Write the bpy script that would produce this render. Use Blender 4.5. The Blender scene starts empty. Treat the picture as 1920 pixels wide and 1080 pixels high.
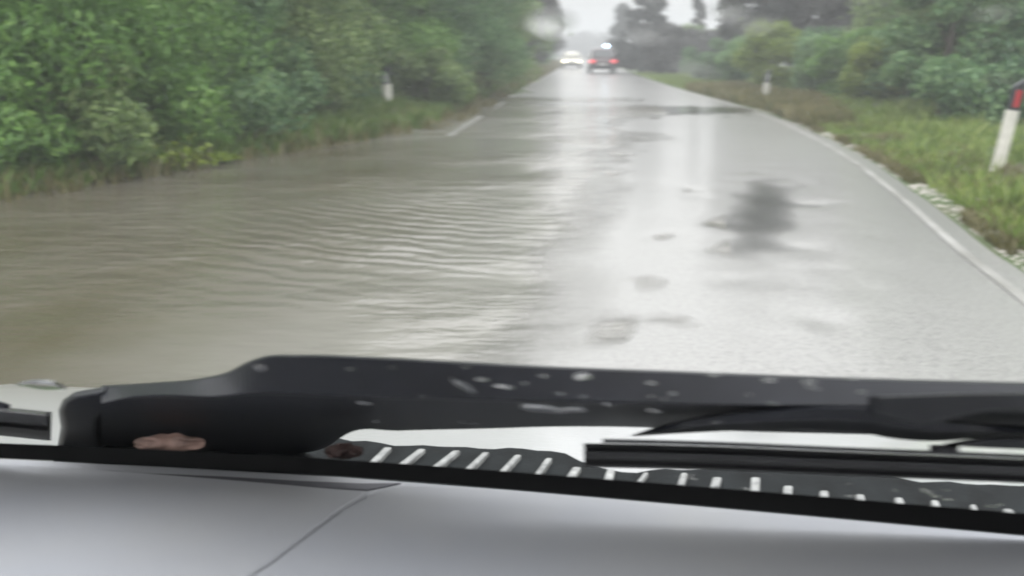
import bpy, math, random
import numpy as np
from mathutils import Vector, noise

sc = bpy.context.scene
COL = sc.collection
rng = np.random.default_rng(11)
random.seed(5)

# ------------------------------------------------------------------ camera
F = 1663.0                       # focal length in pixels of the 1920 px wide photograph
HORIZON = 100.0
PITCH = math.atan((540 - HORIZON) / F)
CZ = 1.30
cam_d = bpy.data.cameras.new("camera")
cam = bpy.data.objects.new("camera", cam_d)
COL.objects.link(cam)
cam.location = (0, 0, CZ)
cam.rotation_euler = (math.pi / 2 - PITCH, 0, 0)
cam_d.sensor_width = 36.0
cam_d.lens = 36.0 * F / 1920
cam_d.clip_start = 0.02
cam_d.clip_end = 3000
cam_d.dof.use_dof = True
cam_d.dof.focus_distance = 1.25
cam_d.dof.aperture_fstop = 5.8
cam_d.dof.aperture_ratio = 0.45
sc.camera = cam

# ------------------------------------------------------------------ overcast sky
world = bpy.data.worlds.new("World")
sc.world = world
world.use_nodes = True
wn = world.node_tree
wn.nodes.clear()
w_out = wn.nodes.new("ShaderNodeOutputWorld")
w_bg = wn.nodes.new("ShaderNodeBackground")
w_tc = wn.nodes.new("ShaderNodeTexCoord")
w_sep = wn.nodes.new("ShaderNodeSeparateXYZ")
w_ramp = wn.nodes.new("ShaderNodeValToRGB")
w_noise = wn.nodes.new("ShaderNodeTexNoise")
w_noise.inputs["Scale"].default_value = 2.2
w_noise.inputs["Detail"].default_value = 5
w_mr = wn.nodes.new("ShaderNodeMapRange")
w_mr.inputs["To Min"].default_value = 0.88
w_mr.inputs["To Max"].default_value = 1.12
w_mul = wn.nodes.new("ShaderNodeVectorMath")
w_mul.operation = 'SCALE'
el = w_ramp.color_ramp.elements
el[0].position = 0.0; el[0].color = (0.62, 0.64, 0.635, 1)
el[1].position = 1.0; el[1].color = (2.75, 2.8, 2.85, 1)
e = el.new(0.07); e.color = (0.68, 0.69, 0.675, 1)
e = el.new(0.18); e.color = (1.5, 1.5, 1.48, 1)
w_bg.inputs["Strength"].default_value = 1.0
wn.links.new(w_tc.outputs["Generated"], w_sep.inputs[0])
wn.links.new(w_sep.outputs["Z"], w_ramp.inputs[0])
wn.links.new(w_tc.outputs["Generated"], w_noise.inputs["Vector"])
wn.links.new(w_noise.outputs["Fac"], w_mr.inputs["Value"])
wn.links.new(w_ramp.outputs["Color"], w_mul.inputs[0])
wn.links.new(w_mr.outputs[0], w_mul.inputs["Scale"])
wn.links.new(w_mul.outputs[0], w_bg.inputs["Color"])
wn.links.new(w_bg.outputs[0], w_out.inputs["Surface"])

sun_d = bpy.data.lights.new("sun", 'SUN')
sun_d.energy = 0.5
sun_d.angle = math.radians(120)
sun_d.color = (1.0, 0.98, 0.95)
sun = bpy.data.objects.new("sun", sun_d)
sun.rotation_euler = (math.radians(30), math.radians(-15), 0)
COL.objects.link(sun)

sc.view_settings.view_transform = 'Standard'
sc.view_settings.look = 'None'
sc.view_settings.exposure = 0.18
sc.view_settings.gamma = 1.0
sc.cycles.max_bounces = 8
sc.cycles.diffuse_bounces = 3
sc.cycles.glossy_bounces = 3
sc.cycles.transmission_bounces = 6
sc.cycles.transparent_max_bounces = 12
sc.cycles.volume_bounces = 0
sc.cycles.use_adaptive_sampling = True
sc.cycles.adaptive_threshold = 0.02
sc.cycles.use_denoising = True

# ------------------------------------------------------------------ helpers
cp, sp = math.cos(PITCH), math.sin(PITCH)
FW, UP, RT = Vector((0, cp, -sp)), Vector((0, sp, cp)), Vector((1, 0, 0))
CAM = Vector((0, 0, CZ))


def ray(px, py):
    return FW + RT * ((px - 960) / F) - UP * ((py - 540) / F)


def gp(px, py, z=0.0):
    d = ray(px, py)
    return CAM + d * ((z - CZ) / d.z)


def at(px, py, D):
    d = ray(px, py)
    return CAM + d * (D / d.y)


def on_plane(px, py, p0, n):
    d = ray(px, py)
    return CAM + d * ((p0 - CAM).dot(n) / d.dot(n))


def mesh_obj(name, verts, faces, mat, parent=None, smooth=True):
    me = bpy.data.meshes.new(name)
    me.from_pydata([tuple(v) for v in verts], [], faces)
    me.update()
    if mat:
        me.materials.append(mat)
    if smooth:
        me.polygons.foreach_set("use_smooth", [True] * len(me.polygons))
    o = bpy.data.objects.new(name, me)
    COL.objects.link(o)
    if parent:
        o.parent = parent
        o.matrix_parent_inverse = parent.matrix_world.inverted() if False else o.matrix_parent_inverse
    return o


def empty(name, loc=(0, 0, 0), rz=0.0):
    o = bpy.data.objects.new(name, None)
    o.location = loc
    o.rotation_euler = (0, 0, rz)
    o.empty_display_size = 0.2
    COL.objects.link(o)
    return o


def tag(o, label=None, cat=None, group=None, kind=None):
    if label: o["label"] = label
    if cat: o["category"] = cat
    if group: o["group"] = group
    if kind: o["kind"] = kind
    return o


def copy_tree(o, parent=None):
    c = o.copy()
    COL.objects.link(c)
    if parent: c.parent = parent
    for ch in list(o.children):
        copy_tree(ch, c)
    return c


def bevel(o, w, seg=2, ang=30):
    m = o.modifiers.new("bevel", 'BEVEL')
    m.width = w; m.segments = seg; m.limit_method = 'ANGLE'; m.angle_limit = math.radians(ang)
    return o


# materials
def new_mat(name):
    m = bpy.data.materials.new(name)
    m.use_nodes = True
    nt = m.node_tree
    nt.nodes.clear()
    out = nt.nodes.new("ShaderNodeOutputMaterial")
    p = nt.nodes.new("ShaderNodeBsdfPrincipled")
    nt.links.new(p.outputs[0], out.inputs["Surface"])
    return m, nt, p, out


def nz(nt, scale, detail=4, vec=None, mapscale=None, rough=0.55, rot=None):
    n = nt.nodes.new("ShaderNodeTexNoise")
    n.inputs["Scale"].default_value = scale
    n.inputs["Detail"].default_value = detail
    n.inputs["Roughness"].default_value = rough
    tc = nt.nodes.new("ShaderNodeNewGeometry") if vec is None else None
    src = tc.outputs["Position"] if vec is None else vec
    if mapscale or rot:
        mp = nt.nodes.new("ShaderNodeMapping")
        if mapscale: mp.inputs["Scale"].default_value = mapscale
        if rot: mp.inputs["Rotation"].default_value = rot
        nt.links.new(src, mp.inputs[0])
        src = mp.outputs[0]
    nt.links.new(src, n.inputs["Vector"])
    return n


def ramp(nt, src, stops):
    r = nt.nodes.new("ShaderNodeValToRGB")
    e = r.color_ramp.elements
    e[0].position, e[0].color = stops[0][0], (*stops[0][1], 1)
    e[1].position, e[1].color = stops[-1][0], (*stops[-1][1], 1)
    for p, c in stops[1:-1]:
        k = e.new(p); k.color = (*c, 1)
    nt.links.new(src, r.inputs[0])
    return r


def bump(nt, p, src, strength, dist, prev=None):
    b = nt.nodes.new("ShaderNodeBump")
    b.inputs["Strength"].default_value = strength
    b.inputs["Distance"].default_value = dist
    nt.links.new(src, b.inputs["Height"])
    if prev is not None:
        nt.links.new(prev.outputs[0], b.inputs["Normal"])
    nt.links.new(b.outputs[0], p.inputs["Normal"])
    return b


def simple(name, col, rough=0.5, metal=0.0, coat=0.0, var=0.12, scale=8.0, emit=None, estr=0.0, bmp=0.0, spec=0.5):
    m, nt, p, out = new_mat(name)
    n = nz(nt, scale, 5)
    lo = tuple(c * (1 - var) for c in col)
    hi = tuple(min(1, c * (1 + var)) for c in col)
    r = ramp(nt, n.outputs["Fac"], [(0.3, lo), (0.7, hi)])
    nt.links.new(r.outputs[0], p.inputs["Base Color"])
    p.inputs["Roughness"].default_value = rough
    p.inputs["Metallic"].default_value = metal
    p.inputs["Coat Weight"].default_value = coat
    p.inputs["Specular IOR Level"].default_value = spec
    if emit:
        p.inputs["Emission Color"].default_value = (*emit, 1)
        p.inputs["Emission Strength"].default_value = estr
    if bmp:
        n2 = nz(nt, scale * 12, 3)
        bump(nt, p, n2.outputs["Fac"], 0.4, bmp)
    return m


def leaf_mat(name, cols, scale=0.6, transl=0.4):
    """cols: dark, mid, light colours of the leaves themselves."""
    m, nt, p, out = new_mat(name)
    n = nz(nt, scale, 3)
    g = nt.nodes.new("ShaderNodeNewGeometry")
    mx = nt.nodes.new("ShaderNodeMath"); mx.operation = 'MULTIPLY_ADD'
    nt.links.new(g.outputs["Random Per Island"], mx.inputs[0])
    mx.inputs[1].default_value = 0.55
    nt.links.new(n.outputs["Fac"], mx.inputs[2])
    sb = nt.nodes.new("ShaderNodeMath"); sb.operation = 'SUBTRACT'
    nt.links.new(mx.outputs[0], sb.inputs[0]); sb.inputs[1].default_value = 0.275
    r = ramp(nt, sb.outputs[0], [(0.22, cols[0]), (0.5, cols[1]), (0.78, cols[2])])
    nt.links.new(r.outputs[0], p.inputs["Base Color"])
    p.inputs["Roughness"].default_value = 0.42
    t = nt.nodes.new("ShaderNodeBsdfTranslucent")
    nt.links.new(r.outputs[0], t.inputs["Color"])
    ms = nt.nodes.new("ShaderNodeMixShader")
    ms.inputs[0].default_value = transl
    nt.links.new(p.outputs[0], ms.inputs[1]); nt.links.new(t.outputs[0], ms.inputs[2])
    nt.links.new(ms.outputs[0], out.inputs["Surface"])
    return m


BARK = simple("bark", (0.085, 0.07, 0.055), 0.85, var=0.4, scale=6, bmp=0.01)

# ------------------------------------------------------------------ road outline (metres, y = distance ahead)
LEFT = np.array([[-6, -2.9], [0, -2.35], [8, -1.7], [17.3, -0.98], [35, 0.42], [60, 2.45], [100, 5.6], [190, 9.6], [420, 24], [1200, 90]])
RIGHT = np.array([[-6, 1.3], [0, 2.0], [5.6, 3.15], [7.9, 3.72], [10.5, 4.3], [13.3, 4.82], [17, 5.35], [22.0, 5.85], [28, 6.05], [36, 6.35], [59, 7.75], [100, 11.4], [190, 16.3], [420, 32], [1200, 99]])


def lx(y): return np.interp(y, LEFT[:, 0], LEFT[:, 1])
def rx(y): return np.interp(y, RIGHT[:, 0], RIGHT[:, 1])
def shore(y): return np.interp(y, [-6, 5, 8.1, 11.2, 14, 17, 20, 30], [4.2, 3.7, 3.1, 2.1, 1.05, 0.35, 0.15, -0.4])


def wob(x, y, s, seed=0.0):
    return noise.noise(Vector((x * s, y * s, seed)))


PUDDLES = [(2.24, 7.7, 0.34, 2.2, 0.028), (4.0, 21.5, 2.8, 1.4, 0.032), (1.3, 26, 1.6, 1.2, 0.025), (1.25, 15.5, 0.5, 3.0, 0.012)]


def road_z(x, y):
    """road surface: leans gently down to the flooded left side, with shallow hollows."""
    l, r = float(lx(y)), float(rx(y))
    t = (x - l) / max(r - l, .1)
    y0, y = y, (y + 5 * wob(x, y, 0.35, 12) if y > 16 else y)
    z = (0.060 - 0.035 * min(1, max(0, (y - 11) / 4))) * (t - 0.52) if y < 30 else 0.012
    if 24 < y < 30:
        z = z + (0.012 - z) * (y - 24) / 6
    y = y0
    z += 0.005 * wob(x, y, 0.45) + 0.002 * wob(x, y, 1.4, 3.0)
    z += 0.0012 * wob(x, y, 5.0, 6.0)
    for (cx, cy, sx, sy, dp) in PUDDLES:
        q = ((x - cx - cx / cy * (y - cy)) / sx) ** 2 + ((y - cy) / sy) ** 2
        q *= 1 + 1.1 * wob(x, y * 0.7, 3.2, 7.0)
        if q < 6: z -= dp * math.exp(-q * 0.8)
    return z


def ground_z(x, y):
    l, r = float(lx(y)), float(rx(y))
    if x < l:
        d = l - x
        s = float(shore(y)) + 0.45 * wob(x, y, 0.5, 1.0)
        z = -0.05 + (d - s) * 0.10 + 0.05 if d > 0.3 else -0.05
        z = max(-0.14, min(z, 0.9)) + 0.05 * wob(x, y, 0.8, 2)
        if d < 0.5: z = min(z, -0.03)
    elif x > r:
        d = x - r
        z = -0.02 + min(d, 4) * 0.05 + 0.07 * wob(x, y, 0.6, 5) * min(1, d) + 0.02 * wob(x, y, 3, 5)
        if y < 10: z += 0.0
    else:
        z = -0.12
    return z


def grid(xs, ys, fz):
    v, f = [], []
    nx = len(xs[0])
    for j, y in enumerate(ys):
        for x in xs[j]:
            v.append((x, y, fz(x, y)))
    for j in range(len(ys) - 1):
        for i in range(nx - 1):
            a = j * nx + i
            f.append((a, a + 1, a + nx + 1, a + nx))
    return v, f


# ---- ground material: wet soil and low green growth
m_ground, nt, p, _ = new_mat("ground_soil")
n = nz(nt, 0.55, 6)
r = ramp(nt, n.outputs["Fac"], [(0.30, (0.10, 0.085, 0.055)), (0.45, (0.075, 0.095, 0.035)), (0.6, (0.06, 0.10, 0.03)), (0.75, (0.13, 0.11, 0.06))])
nt.links.new(r.outputs[0], p.inputs["Base Color"])
p.inputs["Roughness"].default_value = 0.8
n2 = nz(nt, 14, 5); bump(nt, p, n2.outputs["Fac"], 0.7, 0.04)

ys = list(np.linspace(-5, 30, 110)) + list(np.geomspace(30.5, 1400, 60))
off = [-600, -250, -90, -45, -30, -22, -16, -12, -9, -7, -5.5] + list(np.linspace(-4.8, -0.05, 24))
roff = list(np.linspace(0.05, 5, 24)) + [6, 7.5, 9, 12, 16, 22, 30, 45, 90, 250, 600]
xs = []
for y in ys:
    l, rr = float(lx(y)), float(rx(y))
    xs.append([l + o for o in off] + [l + 0.15, (l + rr) / 2, rr - 0.15] + [rr + o for o in roff])
v, f = grid(xs, ys, ground_z)
tag(mesh_obj("ground", v, f, m_ground), kind="structure")

# ---- wet asphalt
m_road, nt, p, _ = new_mat("wet_asphalt")
n = nz(nt, 0.35, 6, mapscale=(1, 0.5, 1))
nf = nz(nt, 45, 4)
r = ramp(nt, n.outputs["Fac"], [(0.3, (0.215, 0.211, 0.202)), (0.7, (0.27, 0.266, 0.255))])
rf = ramp(nt, nf.outputs["Fac"], [(0.30, (0.62, 0.62, 0.62)), (0.52, (1.0, 1.0, 1.0)), (0.8, (1.18, 1.18, 1.18))])
mx = nt.nodes.new("ShaderNodeMix"); mx.data_type = 'RGBA'; mx.blend_type = 'MULTIPLY'; mx.inputs[0].default_value = 1.0
nt.links.new(r.outputs[0], mx.inputs[6]); nt.links.new(rf.outputs[0], mx.inputs[7])
nt.links.new(mx.outputs[2], p.inputs["Base Color"])
p.inputs["Roughness"].default_value = 0.33
p.inputs["Specular IOR Level"].default_value = 0.6
p.inputs["Coat Weight"].default_value = 0.45
p.inputs["Coat Roughness"].default_value = 0.16
b1 = bump(nt, p, nf.outputs["Fac"], 0.55, 0.006)
nw = nz(nt, 9, 3, mapscale=(0.6, 1.6, 1))
bump(nt, p, nw.outputs["Fac"], 0.25, 0.01, b1)
ys = list(np.linspace(-5, 4, 20)) + list(np.linspace(4.08, 16, 170)) + list(np.linspace(16.1, 30, 90)) + list(np.geomspace(30.3, 1200, 70))
xs = [list(np.linspace(float(lx(y)) + 0.03 * wob(0, y, 1.1, 8), float(rx(y)) + 0.05 * wob(0, y, 0.9, 4), 72)) for y in ys]
v, f = grid(xs, ys, road_z)
tag(mesh_obj("road", v, f, m_road), kind="structure")

# ---- muddy flood water over the left half
m_flood, nt, p, _ = new_mat("muddy_flood_water")
n = nz(nt, 0.5, 6, mapscale=(1, 0.7, 1))
r = ramp(nt, n.outputs["Fac"], [(0.32, (0.082, 0.072, 0.048)), (0.5, (0.108, 0.097, 0.076)), (0.7, (0.132, 0.123, 0.101))])
dn = nt.nodes.new("ShaderNodeAttribute"); dn.attribute_name = "depth"
dr = ramp(nt, dn.outputs["Fac"], [(0.0, (0, 0, 0)), (1.0, (1, 1, 1))])
dm = nt.nodes.new("ShaderNodeMix"); dm.data_type = 'RGBA'
nt.links.new(dr.outputs[0], dm.inputs[0]); dm.inputs[6].default_value = (0.27, 0.265, 0.245, 1)
nt.links.new(r.outputs[0], dm.inputs[7])
nt.links.new(dm.outputs[2], p.inputs["Base Color"])


def thin_edge(nt, p, src, d1):
    """the film of water thins out to nothing where its depth does"""
    q = ramp(nt, src, [(0.0, (0, 0, 0)), (d1, (1, 1, 1))])
    nt.links.new(q.outputs[0], p.inputs["Alpha"])


thin_edge(nt, p, dn.outputs["Fac"], 0.22)
p.inputs["Roughness"].default_value = 0.13
p.inputs["IOR"].default_value = 1.36
p.inputs["Specular IOR Level"].default_value = 0.6
w1 = nz(nt, 3.2, 3, mapscale=(0.55, 1.5, 1), rot=(0, 0, 0.12))
w2 = nz(nt, 9.0, 2, mapscale=(0.5, 1.5, 1), rot=(0, 0, -0.1))
w3 = nz(nt, 40.0, 2, mapscale=(0.8, 1.2, 1))
wm = nz(nt, 0.42, 2)
wr_ = ramp(nt, wm.outputs["Fac"], [(0.42, (0.15, 0.15, 0.15)), (0.60, (1.6, 1.6, 1.6))])
pg = nt.nodes.new("ShaderNodeNewGeometry"); pm = nt.nodes.new("ShaderNodeMapping"); pm.vector_type = 'TEXTURE'
pm.inputs["Location"].default_value = (-1.25, 6.6, 0); pm.inputs["Scale"].default_value = (2.1, 3.0, 1)
pt = nt.nodes.new("ShaderNodeTexGradient"); pt.gradient_type = 'QUADRATIC_SPHERE'
nt.links.new(pg.outputs["Position"], pm.inputs[0]); nt.links.new(pm.outputs[0], pt.inputs[0])
pr_ = ramp(nt, pt.outputs["Fac"], [(0.0, (0.05, 0.05, 0.05)), (0.5, (1, 1, 1))])
def swell(src, st, dist, prev=None, patch=False):
    q = nt.nodes.new("ShaderNodeMath"); q.operation = 'MULTIPLY'
    nt.links.new(src, q.inputs[0]); nt.links.new((pr_ if patch else wr_).outputs[0], q.inputs[1])
    return bump(nt, p, q.outputs[0], st, dist, prev)
wv = nt.nodes.new("ShaderNodeTexWave"); wv.wave_type = 'RINGS'; wv.rings_direction = 'Z'
wv.inputs["Scale"].default_value = 1.5; wv.inputs["Distortion"].default_value = 6.0; wv.inputs["Detail"].default_value = 3; wv.inputs["Detail Scale"].default_value = 1.5
wg = nt.nodes.new("ShaderNodeNewGeometry"); wp = nt.nodes.new("ShaderNodeMapping"); wp.vector_type = 'TEXTURE'
wp.inputs["Location"].default_value = (1.2, 11.0, 0)
nt.links.new(wg.outputs["Position"], wp.inputs[0]); nt.links.new(wp.outputs[0], wv.inputs["Vector"])
b = swell(w1.outputs["Fac"], 0.7, 0.055)
b = swell(wv.outputs["Fac"], 0.6, 0.028, b, True)
b = swell(w2.outputs["Fac"], 0.6, 0.020, b)
b = bump(nt, p, w3.outputs["Fac"], 0.4, 0.004, b)
ys = list(np.linspace(-4, 31, 330))
def cut(y): return float(lx(y)) + 0.66 * (float(rx(y)) - float(lx(y)))
v, f = grid([[float(lx(y)) - 7 + (cut(y) - float(lx(y)) + 7) * t for t in np.linspace(0, 1, 110)] for y in ys], ys, lambda x, y: 0.0)
fl = mesh_obj("flood_water", v, f, m_flood)
at_ = fl.data.attributes.new("depth", 'FLOAT', 'POINT')
at_.data.foreach_set("value", [min(1.0, max(0.0, (-road_z(x, y)) / 0.034)) for x, y, _ in v])
tag(fl, kind="structure")
m_pud, nt, p, _ = new_mat("still_puddle_water")
p.inputs["Base Color"].default_value = (0.085, 0.087, 0.082, 1)
p.inputs["Roughness"].default_value = 0.10; p.inputs["IOR"].default_value = 1.36; p.inputs["Specular IOR Level"].default_value = 0.7
w1 = nz(nt, 14.0, 3, mapscale=(0.5, 1.5, 1)); bump(nt, p, w1.outputs["Fac"], 0.4, 0.006)
v, f = grid([[cut(y) + (float(rx(y)) - cut(y) - .1) * t for t in np.linspace(0, 1, 44)] for y in ys], ys, lambda x, y: 0.0)
pu = mesh_obj("puddle_water", v, f, m_pud)
at_ = pu.data.attributes.new("depth", 'FLOAT', 'POINT')
at_.data.foreach_set("value", [min(1.0, max(0.0, (-road_z(x, y)) / 0.034)) for x, y, _ in v])
dn = nt.nodes.new("ShaderNodeAttribute"); dn.attribute_name = "depth"
thin_edge(nt, p, dn.outputs["Fac"], 0.60)
tag(pu, kind="structure")

# ---- painted edge lines, worn
m_line, nt, p, out = new_mat("worn_white_paint")
n = nz(nt, 3.0, 6, mapscale=(1, 0.4, 1))
r = ramp(nt, n.outputs["Fac"], [(0.36, (0.20, 0.195, 0.18)), (0.6, (0.33, 0.325, 0.31))])
nt.links.new(r.outputs[0], p.inputs["Base Color"])
p.inputs["Roughness"].default_value = 0.4


def strip(name, fx, y0, y1, w, n, dz):
    vv, ff = [], []
    for j in range(n + 1):
        y = y0 + (y1 - y0) * (j / n) ** 1.6
        x = float(fx(y))
        for k in (-0.5, 0, 0.5):
            xx = x + w * k
            vv.append((xx, y, road_z(xx, y) + dz))
    for j in range(n):
        for k in range(2):
            a = j * 3 + k
            ff.append((a, a + 1, a + 4, a + 3))
    return mesh_obj(name, vv, ff, m_line)


tag(strip("road_markings", lambda y: rx(y) - 0.20, 1.0, 150, 0.07, 260, 0.005), kind="structure")
tag(strip("road_markings", lambda y: lx(y) + 0.16, 13.2, 150, 0.13, 260, 0.014), kind="structure")

# ------------------------------------------------------------------ foliage
def leaves_mesh(name, pos, nrm, size, aspect, mat, jitter=0.8, droop=0.0):
    """one small folded leaf (a quad) per point."""
    n = len(pos)
    d = nrm + rng.normal(0, jitter, (n, 3))
    d /= np.linalg.norm(d, axis=1)[:, None] + 1e-9
    a = rng.normal(0, 1, (n, 3)); a[:, 2] -= droop
    a -= d * (a * d).sum(1)[:, None]
    a /= np.linalg.norm(a, axis=1)[:, None] + 1e-9
    b = np.cross(d, a)
    L = (size * rng.uniform(0.6, 1.35, n))[:, None] if np.isscalar(size) else size[:, None]
    W = L * aspect
    v = np.empty((n, 4, 3))
    v[:, 0] = pos - a * L * 0.5
    v[:, 1] = pos + b * W * 0.5 + d * L * 0.08
    v[:, 2] = pos + a * L * 0.5 - d * L * 0.1
    v[:, 3] = pos - b * W * 0.5 + d * L * 0.08
    me = bpy.data.meshes.new(name)
    me.vertices.add(n * 4); me.loops.add(n * 4); me.polygons.add(n)
    me.vertices.foreach_set("co", v.reshape(-1))
    me.loops.foreach_set("vertex_index", np.arange(n * 4, dtype=np.int32))
    me.polygons.foreach_set("loop_start", np.arange(0, n * 4, 4, dtype=np.int32))
    me.polygons.foreach_set("loop_total", np.full(n, 4, dtype=np.int32))
    me.update(calc_edges=True)
    me.materials.append(mat)
    return me


def clumps_points(envelope, nclump, rcl, nleaf):
    """leaf points in clumps placed in an envelope: function u -> point, all local to the plant's base."""
    C = np.array([envelope() for _ in range(nclump)])
    R = rng.uniform(0.55, 1.25, nclump) * rcl
    pr = R ** 2; pr /= pr.sum()
    k = rng.choice(nclump, nleaf, p=pr)
    d = rng.normal(0, 1, (nleaf, 3)); d /= np.linalg.norm(d, axis=1)[:, None]
    rad = R[k] * rng.uniform(0.25, 1.0, nleaf) ** 0.45
    rad *= 1 + 0.3 * rng.normal(0, 1, nleaf) * (rng.random(nleaf) < 0.25)
    pos = C[k] + d * rad[:, None] * np.array([1, 1, 0.85])
    pos[:, 2] = np.abs(pos[:, 2])
    return pos, d, C, R


def tube(points, radii, seg=7):
    v, f = [], []
    for i, (p, r) in enumerate(zip(points, radii)):
        t = (points[min(i + 1, len(points) - 1)] - points[max(i - 1, 0)]).normalized()
        a = t.orthogonal().normalized(); b = t.cross(a)
        for k in range(seg):
            w = 2 * math.pi * k / seg
            v.append(p + (a * math.cos(w) + b * math.sin(w)) * r)
    for i in range(len(points) - 1):
        for k in range(seg):
            k2 = (k + 1) % seg
            f.append((i * seg + k, i * seg + k2, (i + 1) * seg + k2, (i + 1) * seg + k))
    f.append(tuple(range(seg))[::-1]); f.append(tuple((len(points) - 1) * seg + k for k in range(seg)))
    return v, f


def trunk_mesh(name, h, r0, C, nl=9):
    V, FF = [], []

    def add(pts, rad):
        v, f = tube(pts, rad)
        o = len(V); V.extend(v); FF.extend([tuple(i + o for i in q) for q in f])
    pts = [Vector((random.gauss(0, .03) * h * t, random.gauss(0, .03) * h * t, h * t - 0.25)) for t in np.linspace(0, 1, 7)]
    add(pts, [r0 * (1 - 0.8 * t) + 0.01 for t in np.linspace(0, 1, 7)])
    idx = rng.choice(len(C), min(nl, len(C)), replace=False)
    for i in idx:
        c = Vector(C[i]); t = min(0.9, max(0.15, c.z / h * 0.6))
        k = int(t * 6); s = pts[k].lerp(pts[min(k + 1, 6)], t * 6 - k)
        mid = s.lerp(c, 0.5) + Vector((0, 0, -0.06 * h))
        add([s, mid, c], [r0 * 0.4 * (1 - t * .6), r0 * 0.25 * (1 - t * .6), 0.012])
    me = bpy.data.meshes.new(name)
    me.from_pydata([tuple(v) for v in V], [], FF); me.update(); me.materials.append(BARK)
    return me


def env_round(w, d, z0, z1, pw=0.5):
    def e():
        while True:
            a, b, c = rng.uniform(-1, 1, 3)
            if a * a + b * b + c * c < 1:
                return np.array([a * w, b * d, (z0 + z1) / 2 + c * (z1 - z0) / 2])
    return e


def env_column(w, z0, z1, tip=0.25):
    def e():
        t = rng.random()
        ww = w * ((1 - t) * (1 - tip) + tip)
        a = rng.uniform(0, 2 * math.pi); q = math.sqrt(rng.random())
        return np.array([math.cos(a) * q * ww, math.sin(a) * q * ww, z0 + (z1 - z0) * t])
    return e


def env_wall(w, d, z1):
    def e():
        z = z1 * rng.random() ** 0.85
        k = 1 - 0.45 * (z / z1) ** 2
        return np.array([rng.uniform(-1, 1) * w * k, rng.uniform(-1, 1) * d * k, 0.15 + z])
    return e


def plant(name, x, y, env, ncl, rcl, nleaf, size, aspect, mat, h, r0, label, cat, group=None, jitter=0.8, droop=0.0, crown="crown", nl=9):
    root = empty(name, (x, y, max(ground_z(x, y), -0.05)))
    pos, d, C, R = clumps_points(env, ncl, rcl, nleaf)
    me = leaves_mesh(crown, pos, d, size, aspect, mat, jitter, droop)
    c = bpy.data.objects.new(crown, me); COL.objects.link(c); c.parent = root
    t = bpy.data.objects.new("trunk" if crown == "crown" else "stem", trunk_mesh("trunk", h, r0, C, nl)); COL.objects.link(t); t.parent = root
    return tag(root, label, cat, group)


G_LUSH = leaf_mat("lush_green_leaves", [(0.072, 0.158, 0.035), (0.157, 0.316, 0.065), (0.271, 0.442, 0.122)])
G_BLUE = leaf_mat("blue_green_leaves", [(0.068, 0.151, 0.067), (0.157, 0.287, 0.122), (0.289, 0.436, 0.189)])
G_OLIVE = leaf_mat("olive_green_leaves", [(0.086, 0.143, 0.050), (0.188, 0.286, 0.090), (0.322, 0.420, 0.169)])
G_DARK = leaf_mat("dark_grey_green_needles", [(0.016, 0.020, 0.016), (0.029, 0.036, 0.028), (0.050, 0.056, 0.045)], transl=0.12)
G_BROWN = leaf_mat("grey_brown_twigs", [(0.020, 0.020, 0.017), (0.042, 0.042, 0.037), (0.075, 0.072, 0.06)], transl=0.12)
G_YEL = leaf_mat("yellow_green_leaves", [(0.103, 0.158, 0.024), (0.207, 0.300, 0.042), (0.331, 0.420, 0.072)])

# --- left hedge bank: tall overgrown bushes beside the flooded verge
HG = "overgrown bushes in the bank left of the road"
left_bushes = [
    # px at base, distance, half width, height, leaf kind, leaf size, aspect, label
    (-150, 9.6, 1.7, 5.2, G_LUSH, 0.20, 0.22, "bright green long leaved cane bush leaning over the flood at the frame's corner"),
    (60, 10.9, 1.7, 6.2, G_LUSH, 0.21, 0.20, "bright green long leaved cane bush, second in the left bank"),
    (215, 12.2, 1.6, 5.6, G_LUSH, 0.19, 0.22, "green cane bush with dark hollows behind the yellow weeds"),
    (350, 13.8, 1.6, 6.6, G_BLUE, 0.15, 0.45, "dull green bush with a dark hollow low in its middle"),
    (478, 15.4, 1.7, 6.6, G_OLIVE, 0.14, 0.5, "yellowish green leafy bush left of the blue green bush"),
    (548, 17.6, 1.25, 7.0, G_BLUE, 0.14, 0.5, "blue green leafy bush just left of the roadside marker"),
    (705, 21.9, 1.6, 7.2, G_LUSH, 0.14, 0.5, "mid green bush standing right behind the roadside marker"),
    (800, 23.2, 1.7, 7.6, G_BLUE, 0.14, 0.5, "blue green bush right of the roadside marker"),
    (868, 26.0, 1.6, 8.0, G_BLUE, 0.14, 0.5, "last but one bush of the left bank, blue green and dense"),
    (917, 28.2, 1.25, 8.2, G_OLIVE, 0.13, 0.5, "last tall bush of the left bank, its straight side facing the sky"),
]
for (px, D, w, h, mat, ls, asp, lab) in left_bushes:
    x = at(px, 200, D).x
    plant("bush", x, D, env_wall(w, 1.3, h), 95, 0.66, 62000, ls * 0.72, asp * 0.75, mat, h * 0.8, 0.07, lab, "bush", HG, crown="foliage", jitter=1.1, droop=0.0)
# second row behind, fills the gaps
for i, (px, D, h, mat, lab) in enumerate([
        (-20, 15.5, 7.0, G_OLIVE, "olive bush in the second row behind the cane bushes"),
        (300, 19.0, 7.5, G_LUSH, "green bush in the second row behind the olive bush"),
        (560, 23.5, 8.0, G_OLIVE, "olive bush in the second row above the blue green bush"),
        (745, 29.0, 8.5, G_LUSH, "green bush in the second row above the roadside marker")]):
    x = at(px, 200, D).x
    plant("bush", x, D, env_wall(2.7, 1.2, h), 80, 0.8, 17000, 0.24, 0.5, mat, h * 0.8, 0.09, lab, "bush", HG, crown="foliage")

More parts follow.
